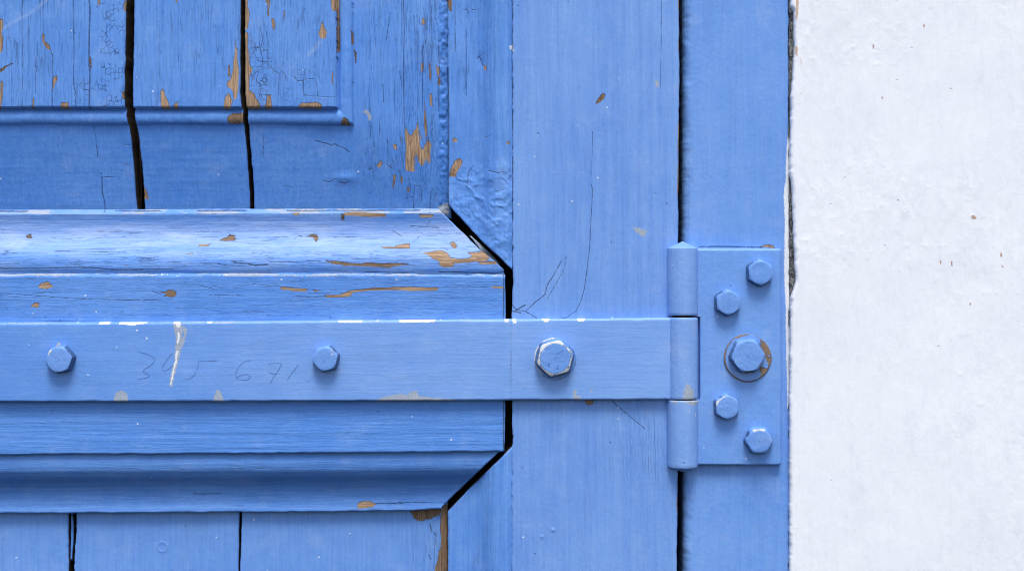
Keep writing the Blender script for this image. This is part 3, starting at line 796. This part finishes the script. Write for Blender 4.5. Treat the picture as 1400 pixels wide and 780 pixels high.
rail = board('rail', door, M_H, -320, lerp_pts([(370, 690.5), (430, 691.5), (548, 691), (590, 690.5), (620, 690)]), r_top, r_bot, rail_h, 0, -40, 'wood', rnd=(0, 2, 5, 2.5), jit=(0, .6, .8, .6), extra=rail_x, seed=80)

# ogee moulding run along rail and stile
_t = np.linspace(0, 100, 401)
_p = np.interp(_t, [0, 2, 8, 15, 22, 30, 38, 46, 54, 63, 72, 82, 100], [-4.6, -3.6, -3.0, -3.2, -4.1, -7.0, -11.8, -15.2, -16.8, -17.2, -16.7, -15.6, -15.6])
_k = np.ones(21) / 21
_p = np.convolve(np.pad(_p, 10, mode='edge'), _k, 'valid')
ogee = lambda t: np.interp(t, _t, _p)
_q = np.interp(_t, [0, 1.5, 4, 12, 22, 30, 38, 46, 54, 63, 72, 88, 100], [-1.9, -1.7, -.8, -.9, -2.2, -5.0, -9.2, -12.2, -13.8, -14.6, -14.8, -15.0, -15.0])
_q = np.convolve(np.pad(_q, 4, mode='edge'), np.ones(9) / 9, 'valid')
ogee_soft = lambda t: np.interp(t, _t, _q)

u_top = lerp_pts([(-320, 287), (0, 285.5), (300, 284.5), (560, 284), (620, 283)])
u_bot = lerp_pts([(-320, 374.5), (690, 374.5)])
uR = lerp_pts([(283, 597), (290, 605), (300, 614.5), (318, 633), (340, 655), (358, 678), (368, 688), (374.5, 689)])
def upm_h(X, Y):
    t = 373 - Y + 1.4 * fbm(X, Y, 220, 50, 2, 591)
    h = ogee(t)
    h += .30 * fbm(X, Y, 150, 5, 3, 595) * (t < 36) + .14 * fbm(X, Y, 130, 5, 3, 597)
    h += .5 * fbm(X, Y, 34, 16, 3, 599) * sst(60, 68, t) * .6
    top = np.clip(1 - (Y - u_top(X)) / 7.0, 0, 1)
    h -= top * 5.0
    return h
def upm_x(X, Y, at):
    t = 373 - Y
    at['split'] = .9 * rect_field(X, Y, -400, 700, 344, 372, 8) + .6 * rect_field(X, Y, -400, 700, 310, 346, 8)
    at['tint'] = .05 * fbm(X, Y, 200, 20, 3, 601)
    at['chalk_light'] = np.clip(.34 * rect_field(X, Y, -400, 720, 304, 346, 9) + .12 + .35 * fbm(X, Y, 60, 10, 3, 602), 0, .7)
    d = Y - u_top(X)
    n = fbm(X, Y, 26, 5, 3, 603)
    at['pale'] = np.maximum(at['pale'], np.where(d < 7.2, -.3 + 7.0 * n, -8))
    at['white'] = np.maximum(at['white'], np.where(d < 7.2, -4.4 + 5.0 * fbm(X, Y, 40, 4, 3, 605), -8))
    at['crack_shade'] = np.maximum(at['crack_shade'], np.where(fbm(X, Y, 60, 60, 2, 607) > .02, 0.9 - np.abs(d - 2.5 - 1.5 * n), -8))
    at['crack_shade'] = np.maximum(at['crack_shade'], 0.35 - np.abs(d - 7.6))
board('moulding', rail, M_H, -320, uR, u_top, u_bot, upm_h, -10, -36, 'wood', rnd=(0, 2.5, 0, 0), jit=(0, 1.2, .5, 0), extra=upm_x, step=1.2, seed=90)
l_top = lerp_pts([(-320, 620), (0, 619), (500, 616.5), (690, 615)])
l_bot = lerp_pts([(-320, 706), (0, 703.5), (400, 701.5), (560, 699.5), (612, 697)])
lR = lerp_pts([(612, 689), (616, 683), (632, 667.5), (645, 655), (672, 632), (698, 608.5), (703, 604)])
def lom_h(X, Y):
    t = Y - (l_top(X) + 2.5) + 1.2 * fbm(X, Y, 220, 50, 2, 611)
    h = ogee(np.clip(t, 0, 100))
    h += .16 * fbm(X, Y, 150, 6, 3, 613) + .25 * fbm(X, Y, 30, 12, 3, 617) * sst(50, 60, t)
    return h
def lom_x(X, Y, at):
    at['split'] = .3 * rect_field(X, Y, -400, 700, 625, 700, 8)
    at['tint'] = .05 * fbm(X, Y, 160, 20, 3, 619) + .02
board('moulding', rail, M_H, -320, lR, l_top, l_bot, lom_h, -10, -36, 'wood', rnd=(0, 2, 0, 3), jit=(0, .8, 0, .5), extra=lom_x, step=1.2, seed=92)

# stile
sR = lerp_pts([(-320, 928.5), (0, 928.5), (100, 929), (330, 927), (640, 927), (780, 925.5), (1130, 925)])
def stile_h(X, Y):
    h = .22 * fbm(X, Y, 180, 400, 2, 621) + .13 * fbm(X, Y, 9, 260, 3, 623)
    h += .22 * fbm(X, Y, 60, 60, 3, 625) * rect_field(X, Y, 700, 930, 550, 640, 25)
    h += .7 * np.exp(-((X - 756) ** 2 + (Y - 724) ** 2) / 5.0) + .6 * np.exp(-((X - 741) ** 2 + (Y - 733) ** 2) / 4.0)
    return h
def stile_x(X, Y, at):
    at['tint'] = .10 + .12 * fbm(X, Y, 70, 260, 3, 629) + .12 * fbm(X, Y, 7, 300, 3, 627)
    at['chalk_light'] = np.full(X.shape, .14)
    d = dist_line([(703, 766), (800, 766)], X, Y)
    at['crack_shade'] = np.maximum(at['crack_shade'], np.where(d < 4, -d + .6 * vnoise(X / 3.2, Y * 0, 631) - .15, -8))
    at['chip'] = np.maximum(at['chip'], np.where(sR(Y) - X < 2.2, -.6 + 3.4 * fbm(X, Y, 8, 30, 3, 633), -8))
    # worn blistered patch below the strap
    at['split'] = .35 * rect_field(X, Y, 830, 925, 560, 660, 25) + .12
stile = board('stile', door, M_V, lerp_pts([(-320, 701), (360, 701), (380, 701.5), (430, 699.8), (555, 700.3), (603, 701), (612, 700), (1130, 700)]), sR, -350, 1130, stile_h, 0, -40, 'wood', rnd=(2.0, 2.5, 0, 0), jit=(.9, .5, 0, 0), extra=stile_x, seed=100)

gapR = lerp_pts([(604, 270), (611, 277.5), (620, 288), (640, 309), (660, 330), (680, 348.5), (700, 368), (710, 378)])
def sm_h(X, Y):
    t = 699.5 - X + 1.2 * fbm(X, Y, 40, 200, 2, 641)
    h = ogee_soft(np.clip(t, 0, 100)) + .12 * fbm(X, Y, 6, 160, 3, 643)
    wr = rect_field(X, Y, 605, 710, 225, 390, 22)
    wx_ = X + 26 * fbm(X, Y, 40, 40, 2, 646)
    wy_ = Y + 26 * fbm(X, Y, 40, 40, 2, 647)
    ang = wx_ * .8 - wy_ * .5
    an2 = wx_ * .5 + wy_ * .8
    rid = 1 - np.abs(2 * fbm(ang, an2, 34, 20, 4, 645)) * 2.6
    h += wr * (.60 * np.clip(rid, 0, 1) ** 1.5 + 1.5 * fbm(X, Y, 26, 22, 5, 648, .6))
    h += rect_field(X, Y, 605, 710, -100, 225, 10) * .55 * fbm(X, Y, 24, 60, 3, 649)
    h -= .8 * np.exp(-((X - 657) / 5) ** 2 - ((Y - 84) / 9) ** 2)
    return h
def sm_x(X, Y, at):
    at['split'] = .45 * rect_field(X, Y, 612, 700, -100, 220, 10)
    at['tint'] = .10 * fbm(X, Y, 14, 200, 3, 651) + .04
    e = gapR(X) - Y
    at['chip'] = np.maximum(at['chip'], np.where(e < 3.2, -1.0 + 3.0 * fbm(X, Y, 16, 16, 3, 653), -8))
board('moulding', stile, M_V, 612, 700.5, -350, gapR, sm_h, -10, -36, 'wood', rnd=(2, 0, 0, 2), jit=(.7, 0, 0, .9), extra=sm_x, step=1.2, seed=110)
gapL = lerp_pts([(604, 707), (612.5, 699.5), (640, 670.5), (675, 634), (701, 607), (710, 598)])
def sm2_h(X, Y):
    t = 698.5 - X + 1.0 * fbm(X, Y, 40, 200, 2, 661)
    return ogee_soft(np.clip(t, 0, 100)) + .10 * fbm(X, Y, 6, 160, 3, 663) + .35 * fbm(X, Y, 24, 60, 3, 665)
def sm2_x(X, Y, at):
    at['split'] = .3 * rect_field(X, Y, 612, 700, 690, 1200, 10)
    at['tint'] = .08 * fbm(X, Y, 14, 200, 3, 667) + .04
    e = Y - gapL(X)
    at['chip'] = np.maximum(at['chip'], np.where(e < 2.4, -1.0 + 3.0 * fbm(X, Y, 16, 16, 3, 669), -8))
board('moulding', stile, M_V, 612, 700.5, gapL, 1130, sm2_h, -10, -36, 'wood', rnd=(2, 0, 2, 0), jit=(.5, 0, .7, 0), extra=sm2_x, step=1.2, seed=112)
# pale putty left in the upper mitre and an added dark backing behind the joints
def putty_x(X, Y, at):
    at['pale'] = 3 + 6 * fbm(X, Y, 10, 10, 3, 671)
    at['crack_shade'] = np.where(np.abs(fbm(X, Y, 18, 18, 2, 673)) < .03, .6, -8.)
board('putty_fillet', stile, M_V, lerp_pts([(322, 641.5), (330, 648.5), (345, 661), (360, 677)]), lerp_pts([(322, 644), (330, 653), (345, 669), (360, 684)]), 322, 360, lambda X, Y: -13.5 + 1.5 * fbm(X, Y, 14, 14, 3, 675), -10, -30, 'hinge', step=1.2,
      rnd=(1.5, 1.5, 2, 2), jit=(1.2, .8, 0, 0), extra=putty_x, skirt_wood=False, seed=120)
board('dark_joint_backing', door, M_GAPDARK, -320, 905, -345, 1125, lambda X, Y: -50 + X * 0, -50, -62, 'hinge', step=9, rnd=(0, 1, 0, 0), skirt_wood=False)

# ------------------------------------------------------------------ strap hinge
hinge = thing('strap_hinge', 'long blue painted iron strap hinge bolted across the door onto the frame plate', 'hinge', (0.117, -0.002, ZC - 0.04))
s_top = lerp_pts([(-320, 442), (0, 441), (300, 439.5), (460, 438), (700, 436.3), (920, 434)])
s_bot = lerp_pts([(-320, 550), (0, 549), (450, 547.8), (920, 545.8)])
def strap_h(X, Y):
    h = 5.6 + .16 * fbm(X, Y, 200, 60, 3, 701) + .05 * fbm(X, Y, 90, 6, 3, 703)
    h += .22 * np.exp(-((X - 700) / 2.0) ** 2) + .12 * sst(699, 701, X)
    return h
def strap_x(X, Y, at):
    at['tint'] = .04 * sst(690, 702, X) + .05 * fbm(X, Y, 120, 60, 3, 707) + .01 + .13 * sst(60, 560, X)  # darker towards the left: lens falloff painted into the tint
    at['chalk_light'] = .05 + .11 * sst(60, 600, X)  # same painted falloff, as a paler bloom towards the middle
    ed = Y - s_top(X)
    at['white'] = np.maximum(at['white'], np.where(ed < 2.2, -2.0 + 2.2 * fbm(X, Y, 30, 30, 3, 709), -8))
    at['pale'] = np.maximum(at['pale'], np.where(ed < 2.4, -.6 + 3 * fbm(X, Y, 50, 50, 3, 711), -8))
    dd = np.abs(X - 700)
    at['pale'] = np.maximum(at['pale'], np.where(dd < 3, -1.0 - dd + 3.6 * fbm(X, Y, 9, 12, 2, 713), -8))
strap = board('strap', hinge, M_S, -320, 922, s_top, s_bot, strap_h, 5.6, .3, 'strap', rnd=(0, 0, 3.6, 2.2), jit=(0, 0, .3, .3), extra=strap_x, skirt_wood=False, seed=130)

pl_L = lambda y: np.where((y > 432.5) & (y < 547), 957.0, 946.0)
def plate_h(X, Y):
    return 1.6 + .14 * fbm(X, Y, 120, 120, 3, 721) + .12 * fbm(X, Y, 30, 40, 3, 725)
def plate_x(X, Y, at):
    at['chalk_light'] = np.full(X.shape, .08)
    at['tint'] = .05 * fbm(X, Y, 60, 90, 3, 727) + .08
board('mounting_plate', hinge, M_K, pl_L, 1068.5, 339.5, 635.5, plate_h, 1.6, -3.7, 'hinge', rnd=(2, 3.0, 3.2, 2.2), jit=(0, .25, .3, .25), extra=plate_x, skirt_wood=False, seed=140)

def lathe(name, prof, nseg, mat, parent, cx, hc, layer='hinge', hn=6):
    """prof: (radius px, y px) from top to bottom, about an upright axis at pixel cx, hc mm before the door face"""
    pts = []
    prof = np.array(prof, float)
    seg = []
    for (r0, y0), (r1, y1) in zip(prof[:-1], prof[1:]):
        n = max(1, int(np.hypot(r1 - r0, y1 - y0) / 2.2))
        for k in range(n):
            seg.append((r0 + (r1 - r0) * k / n, y0 + (y1 - y0) * k / n))
    seg.append(tuple(prof[-1]))
    seg = np.array(seg)
    ang = np.linspace(0, 2 * math.pi, nseg, endpoint=False)
    rr = seg[:, 0][:, None]
    X = cx + rr * np.sin(ang)[None, :]
    Y = np.broadcast_to(seg[:, 1][:, None], X.shape)
    wob = 1 + .010 * fbm(np.broadcast_to(ang * 20, X.shape), Y, 14, 40, 3, 741)
    X = cx + (X - cx) * wob
    Hh = hc + rr * np.cos(ang)[None, :] * PX * 1000 * wob
    wx, wy, wz = W(X, Y, Hh, hn)
    co = np.stack([wx, wy, wz], -1).reshape(-1, 3)
    ny, nx = X.shape
    idx = np.arange(ny * nx).reshape(ny, nx)
    nxt = np.roll(idx, -1, axis=1)
    q = np.stack([idx[:-1], idx[1:], nxt[1:], nxt[:-1]], -1).reshape(-1, 4)
    at = marks(layer, X, np.ascontiguousarray(Y))
    back = np.cos(ang)[None, :] < -.1
    for k in ('white', 'pale', 'chip'):
        at[k] = np.where(back, -8, at[k])
    yt, yb = prof[:, 1].min(), prof[:, 1].max()
    e = np.minimum(Y - yt, yb - Y)
    at['pale'] = np.maximum(at['pale'], np.where(e < 2.0, -.4 + 3.5 * fbm(X, Y, 12, 6, 3, 745), -8))
    at['tint'] = np.full(X.shape, .10)
    at['chalk_light'] = np.full(X.shape, .22)
    me = raw_mesh(name, co, q, at, np.ones(len(q), bool))
    me.set_sharp_from_angle(angle=R(40))
    return link(name, me, parent, [mat])

KX, KH = 934.5, .6
lathe('knuckle', [(.3, 329.5), (6, 332), (13, 335.2), (19, 338.2), (20.6, 339.5), (20.8, 342), (20.8, 429), (19.8, 431), (12, 431.2)], 72, M_K, hinge, KX, KH)
lathe('knuckle', [(12, 433.6), (19.6, 433.8), (20.8, 435.6), (20.8, 543.6), (20.0, 545.2), (12, 545.4)], 72, M_K, hinge, KX, KH)
lathe('knuckle', [(12, 546.6), (19.8, 546.8), (21, 548.2), (21, 636), (20.4, 638.5), (14, 641.2), (7, 644), (.3, 646)], 72, M_K, hinge, KX, KH)
lathe('hinge_pin', [(1, 345), (14, 345.2), (14, 630), (1, 630.2)], 40, M_GAPDARK, hinge, KX, KH)

def bolt(px, py, rc, H, rot, hbase, mat, metal=None, label=None, chamf=.80, droop=.42, shade_at=262):
    """hexagon head bolt: corner radius rc px, head height H mm, metal(angle) -> bare metal on the chamfer"""
    n = 96
    ang = np.linspace(0, 2 * math.pi, n, endpoint=False)
    ap = rc * math.cos(math.pi / 6)
    m = (ang - R(rot)) % (math.pi / 3) - math.pi / 6
    hexr = ap / np.cos(m)
    # corners softened by layers of paint
    hexr = np.minimum(hexr, rc * .955)
    rch = rc * chamf
    rows = []
    for f in (0, .3, .6, .85):
        zt = H - droop * (hexr - rch) * PX * 1000
        rows.append((hexr * (1.11 - .11 * f), zt * f))
    zt = H - droop * (hexr - rch) * PX * 1000
    rows.append((hexr, zt - .12)); rows.append((hexr - .6, zt + .06))
    for k in (.35, .7):
        rows.append((hexr + (rch - hexr) * k, zt + (H - zt) * k + .05))
    rows.append((rch + 0 * ang, H + 0 * ang)); rows.append((rch * .93 + 0 * ang, H + .05 + 0 * ang))
    for k in (.8, .6, .4, .2, .03):
        rows.append((rch * k + 0 * ang, H + .07 + .25 * (fbm(np.cos(ang) * k * 9 + px, np.sin(ang) * k * 9 + py, 8, 8, 2, 761))))
    X = np.stack([px + r * np.cos(ang) for r, z in rows])
    Y = np.stack([py - r * np.sin(ang) for r, z in rows])
    Z = np.stack([z + 0 * ang for r, z in rows])
    hn = hbase + H
    wx, wy, wz = W(X, Y, hbase + Z, hn)
    co = np.stack([wx, wy, wz], -1).reshape(-1, 3)
    ny, nx = X.shape
    idx = np.arange(ny * nx).reshape(ny, nx)
    nxt = np.roll(idx, -1, axis=1)
    q = np.stack([idx[:-1], nxt[:-1], nxt[1:], idx[1:]], -1).reshape(-1, 4)
    at = {k: np.full(X.shape, -8.) for k in ('chip', 'crack_shade', 'white', 'pale')}
    at['tone'] = np.full(X.shape, .5); at['craze'] = np.zeros(X.shape); at['split'] = np.zeros(X.shape); at['chalk_light'] = np.full(X.shape, .12)
    at['tint'] = np.full(X.shape, .02)
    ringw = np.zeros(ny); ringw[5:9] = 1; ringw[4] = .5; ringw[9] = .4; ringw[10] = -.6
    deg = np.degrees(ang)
    lowd = np.clip(1.45 - np.abs((deg - shade_at + 180) % 360 - 180) / 62.0, -8, .8)  # contact shade painted onto the lower sides of the head
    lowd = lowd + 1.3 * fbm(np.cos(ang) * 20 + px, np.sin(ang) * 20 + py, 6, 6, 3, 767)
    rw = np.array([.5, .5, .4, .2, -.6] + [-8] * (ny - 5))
    at['crack_shade'] = np.maximum(-8, lowd[None, :] + rw[:, None])
    if metal is not None:
        nz = 2.2 * fbm(np.cos(ang) * 20 + px, np.sin(ang) * 20 + py, 7, 7, 3, 765)
        at['chip'] = (np.array([metal(d) for d in deg])[None, :] + nz + 3.2) * np.clip(ringw, 0, 1)[:, None] - 3.2
    me = raw_mesh('bolt', co, q, at, np.ones(len(q), bool))
    me.set_sharp_from_angle(angle=R(70))
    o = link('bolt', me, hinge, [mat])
    if label:
        o['label'] = label
    return o

def washer(parent, px, py, r0, r1, th, hbase, mat, chipf=None, wob=.05):
    n = 96
    ang = np.linspace(0, 2 * math.pi, n, endpoint=False)
    rr = r1 * (1 + wob * fbm(np.cos(ang) * 30, np.sin(ang) * 30, 20, 20, 2, 771))
    rows = [(rr, 0), (rr, th * .6), (rr - .9, th)] + [(rr - (rr - r0) * k, th) for k in (.3, .5, .7, .9)] + [(r0 + 0 * ang, th), (r0 + 0 * ang, 0)]
    X = np.stack([px + r * np.cos(ang) for r, z in rows]); Y = np.stack([py - r * np.sin(ang) for r, z in rows])
    Z = np.stack([z + 0 * ang for r, z in rows])
    wx, wy, wz = W(X, Y, hbase + Z, hbase)
    co = np.stack([wx, wy, wz], -1).reshape(-1, 3)
    ny, nx = X.shape
    idx = np.arange(ny * nx).reshape(ny, nx); nxt = np.roll(idx, -1, axis=1)
    q = np.stack([idx[:-1], nxt[:-1], nxt[1:], idx[1:]], -1).reshape(-1, 4)
    at = {k: np.full(X.shape, -8.) for k in ('chip', 'crack_shade', 'white', 'pale')}
    at['tone'] = np.full(X.shape, .5); at['craze'] = np.zeros(X.shape); at['split'] = np.zeros(X.shape); at['chalk_light'] = np.full(X.shape, .12); at['tint'] = np.full(X.shape, .02)
    if chipf is not None:
        base = np.array([[chipf(d, k) for d in np.degrees(ang)] for k in range(ny)])
        for _ in range(3):
            base = (np.roll(base, 1, 1) + 2 * base + np.roll(base, -1, 1)) / 4
        at['chip'] = base + 3.0 * fbm(X, Y, 9, 9, 4, 775)
    me = raw_mesh('washer', co, q, at, np.ones(len(q), bool))
    me.set_sharp_from_angle(angle=R(35))
    return link('washer', me, parent, [mat])

def arc(lo, hi, v, off=-6.0):
    def f(d):
        d = d % 360
        a = (d - lo) % 360
        return v if a <= (hi - lo) % 360 else off
    return f
SB, PB = 5.7, 1.75
bolt(80, 491.5, 19.0, 7.0, 12, SB, M_B, arc(125, 160, 2.0), 'strap bolt with a fleck of bare metal and pale paint above it', .82, shade_at=305)
bolt(444.5, 490.5, 18.2, 6.6, 15, SB, M_B, arc(40, 62, .3), 'strap bolt with rounded, thickly painted head', .80, shade_at=295)
def big_metal(d):
    d = d % 360
    if 60 < d < 150: return 3.0
    if 150 <= d < 200: return 1.0
    if 330 < d or d < 60: return .6
    if 230 < d < 330: return .9
    return .2
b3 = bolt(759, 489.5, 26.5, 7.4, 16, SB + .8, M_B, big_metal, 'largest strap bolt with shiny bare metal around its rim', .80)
def b3_chip(d, k):
    return (1.6 if (90 < d < 235) else -.6) if k <= 2 else -4.
washer(b3, 759, 490, 20, 28.6, .9, SB, M_B, b3_chip, .05)
# grade mark stamped on the head: two 8s and a dash
def ribbon(name, parent, strokes, w, h, mat, hn, taper=True):
    cos, quads = [], []
    for P in strokes:
        P = np.array(P, float)
        # resample and smooth
        seg = np.hypot(*np.diff(P, axis=0).T)
        t = np.concatenate([[0], np.cumsum(seg)])
        tt = np.linspace(0, t[-1], max(6, int(t[-1] / 1.2)))
        Q = np.stack([np.interp(tt, t, P[:, 0]), np.interp(tt, t, P[:, 1])], -1)
        for _ in range(4):
            Q[1:-1] = (Q[:-2] + 2 * Q[1:-1] + Q[2:]) / 4
        T = np.gradient(Q, axis=0)
        T /= np.maximum(np.hypot(T[:, 0], T[:, 1]), 1e-6)[:, None]
        Nn = np.stack([-T[:, 1], T[:, 0]], -1)
        ww = w * (.75 + .6 * fbm(tt, tt * 0 + P[0, 0], 7, 7, 3, 781))
        if taper:
            ww = ww * np.clip(np.minimum(np.arange(len(Q)), len(Q) - 1 - np.arange(len(Q))) / 3. + .35, 0, 1)
        b = len(cos)
        for k in range(len(Q)):
            for s, hh in ((-1, h - .06), (0, h), (1, h - .06)):
                p = Q[k] + Nn[k] * s * ww[k] / 2
                cos.append(W(p[0], p[1], hh, hn))
        for k in range(len(Q) - 1):
            a = b + 3 * k
            quads += [[a, a + 1, a + 4, a + 3], [a + 1, a + 2, a + 5, a + 4]]
    me = raw_mesh(name, np.array(cos), np.array(quads), None, np.ones(len(quads), bool))
    return link(name, me, parent, [mat])
def circ(cx, cy, rx, ry):
    return [(cx + rx * math.cos(a), cy + ry * math.sin(a)) for a in np.linspace(0, 2 * math.pi, 18)]
HB = SB + .8 + 7.4
ribbon('head_marking', b3, [circ(750.3, 496.0, 1.5, 1.6), circ(750.1, 499.2, 1.8, 1.9), circ(762.6, 499.6, 1.5, 1.6), circ(762.4, 502.8, 1.8, 1.9), [(759.5, 484), (764, 481.5), (769.5, 478.5)]],
       1.1, HB + .34, M_STAMP, HB, False)

bolt(1040, 372.5, 18.4, 6.8, 32, PB, M_K, None, 'topmost plate bolt, fully painted', .80, shade_at=240)
bolt(996, 413.5, 18.2, 6.8, 30, PB, M_K, None, 'plate bolt near the hinge barrel above the washer', .80, shade_at=235)
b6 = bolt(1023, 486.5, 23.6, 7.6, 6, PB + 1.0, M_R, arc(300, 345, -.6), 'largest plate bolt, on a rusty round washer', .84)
def w_chip(d, k):
    d = d % 360
    if k <= 1: return .8
    if k == 2: return 1.1 if not (60 < d < 90) else -1.0
    if (d > 345 or d < 55): return (.9, .9, .9, .9, .2, -.6, -1.4, -2, -2)[k]
    if 308 < d <= 332: return .6 if k < 6 else -1.5
    if 200 < d < 300 and k >= 6: return .8
    return -3.2
washer(b6, 1022, 489, 18, 32.5, 1.05, PB, M_R, w_chip, .04)
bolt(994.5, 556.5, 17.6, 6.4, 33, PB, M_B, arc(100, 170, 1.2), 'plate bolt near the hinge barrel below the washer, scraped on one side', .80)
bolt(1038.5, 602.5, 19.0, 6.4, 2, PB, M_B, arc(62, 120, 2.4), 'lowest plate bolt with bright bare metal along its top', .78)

# pencilled number on the strap
ribbon('pencil_number', strap, [
    [(188, 480), (200, 483), (211, 488), (212, 492), (206, 499), (197, 504), (195, 508), (203, 511), (205, 513), (200, 516), (188, 517.5)],
    [(236, 482), (228, 491), (222, 501), (221, 506), (225, 507), (232, 503), (237, 499)],
    [(271, 492), (284, 493), (299, 492)], [(272, 494), (270, 503), (266, 512), (260, 517), (254, 518), (252.5, 514)],
    [(343, 492), (335, 492.5), (327, 500), (322, 510), (323, 516), (330, 519), (339, 518.5), (343.5, 514), (338, 510.5), (327, 513), (323, 516)],
    [(366, 496.5), (376, 496), (386, 496), (380, 506), (374, 515), (369, 524)], [(367, 507), (372, 510), (378, 511)],
    [(408.5, 497), (400, 508), (392, 519.5)], [(418, 519), (424, 520.5)],
], .95, 5.86, M_PENCIL, 5.7)
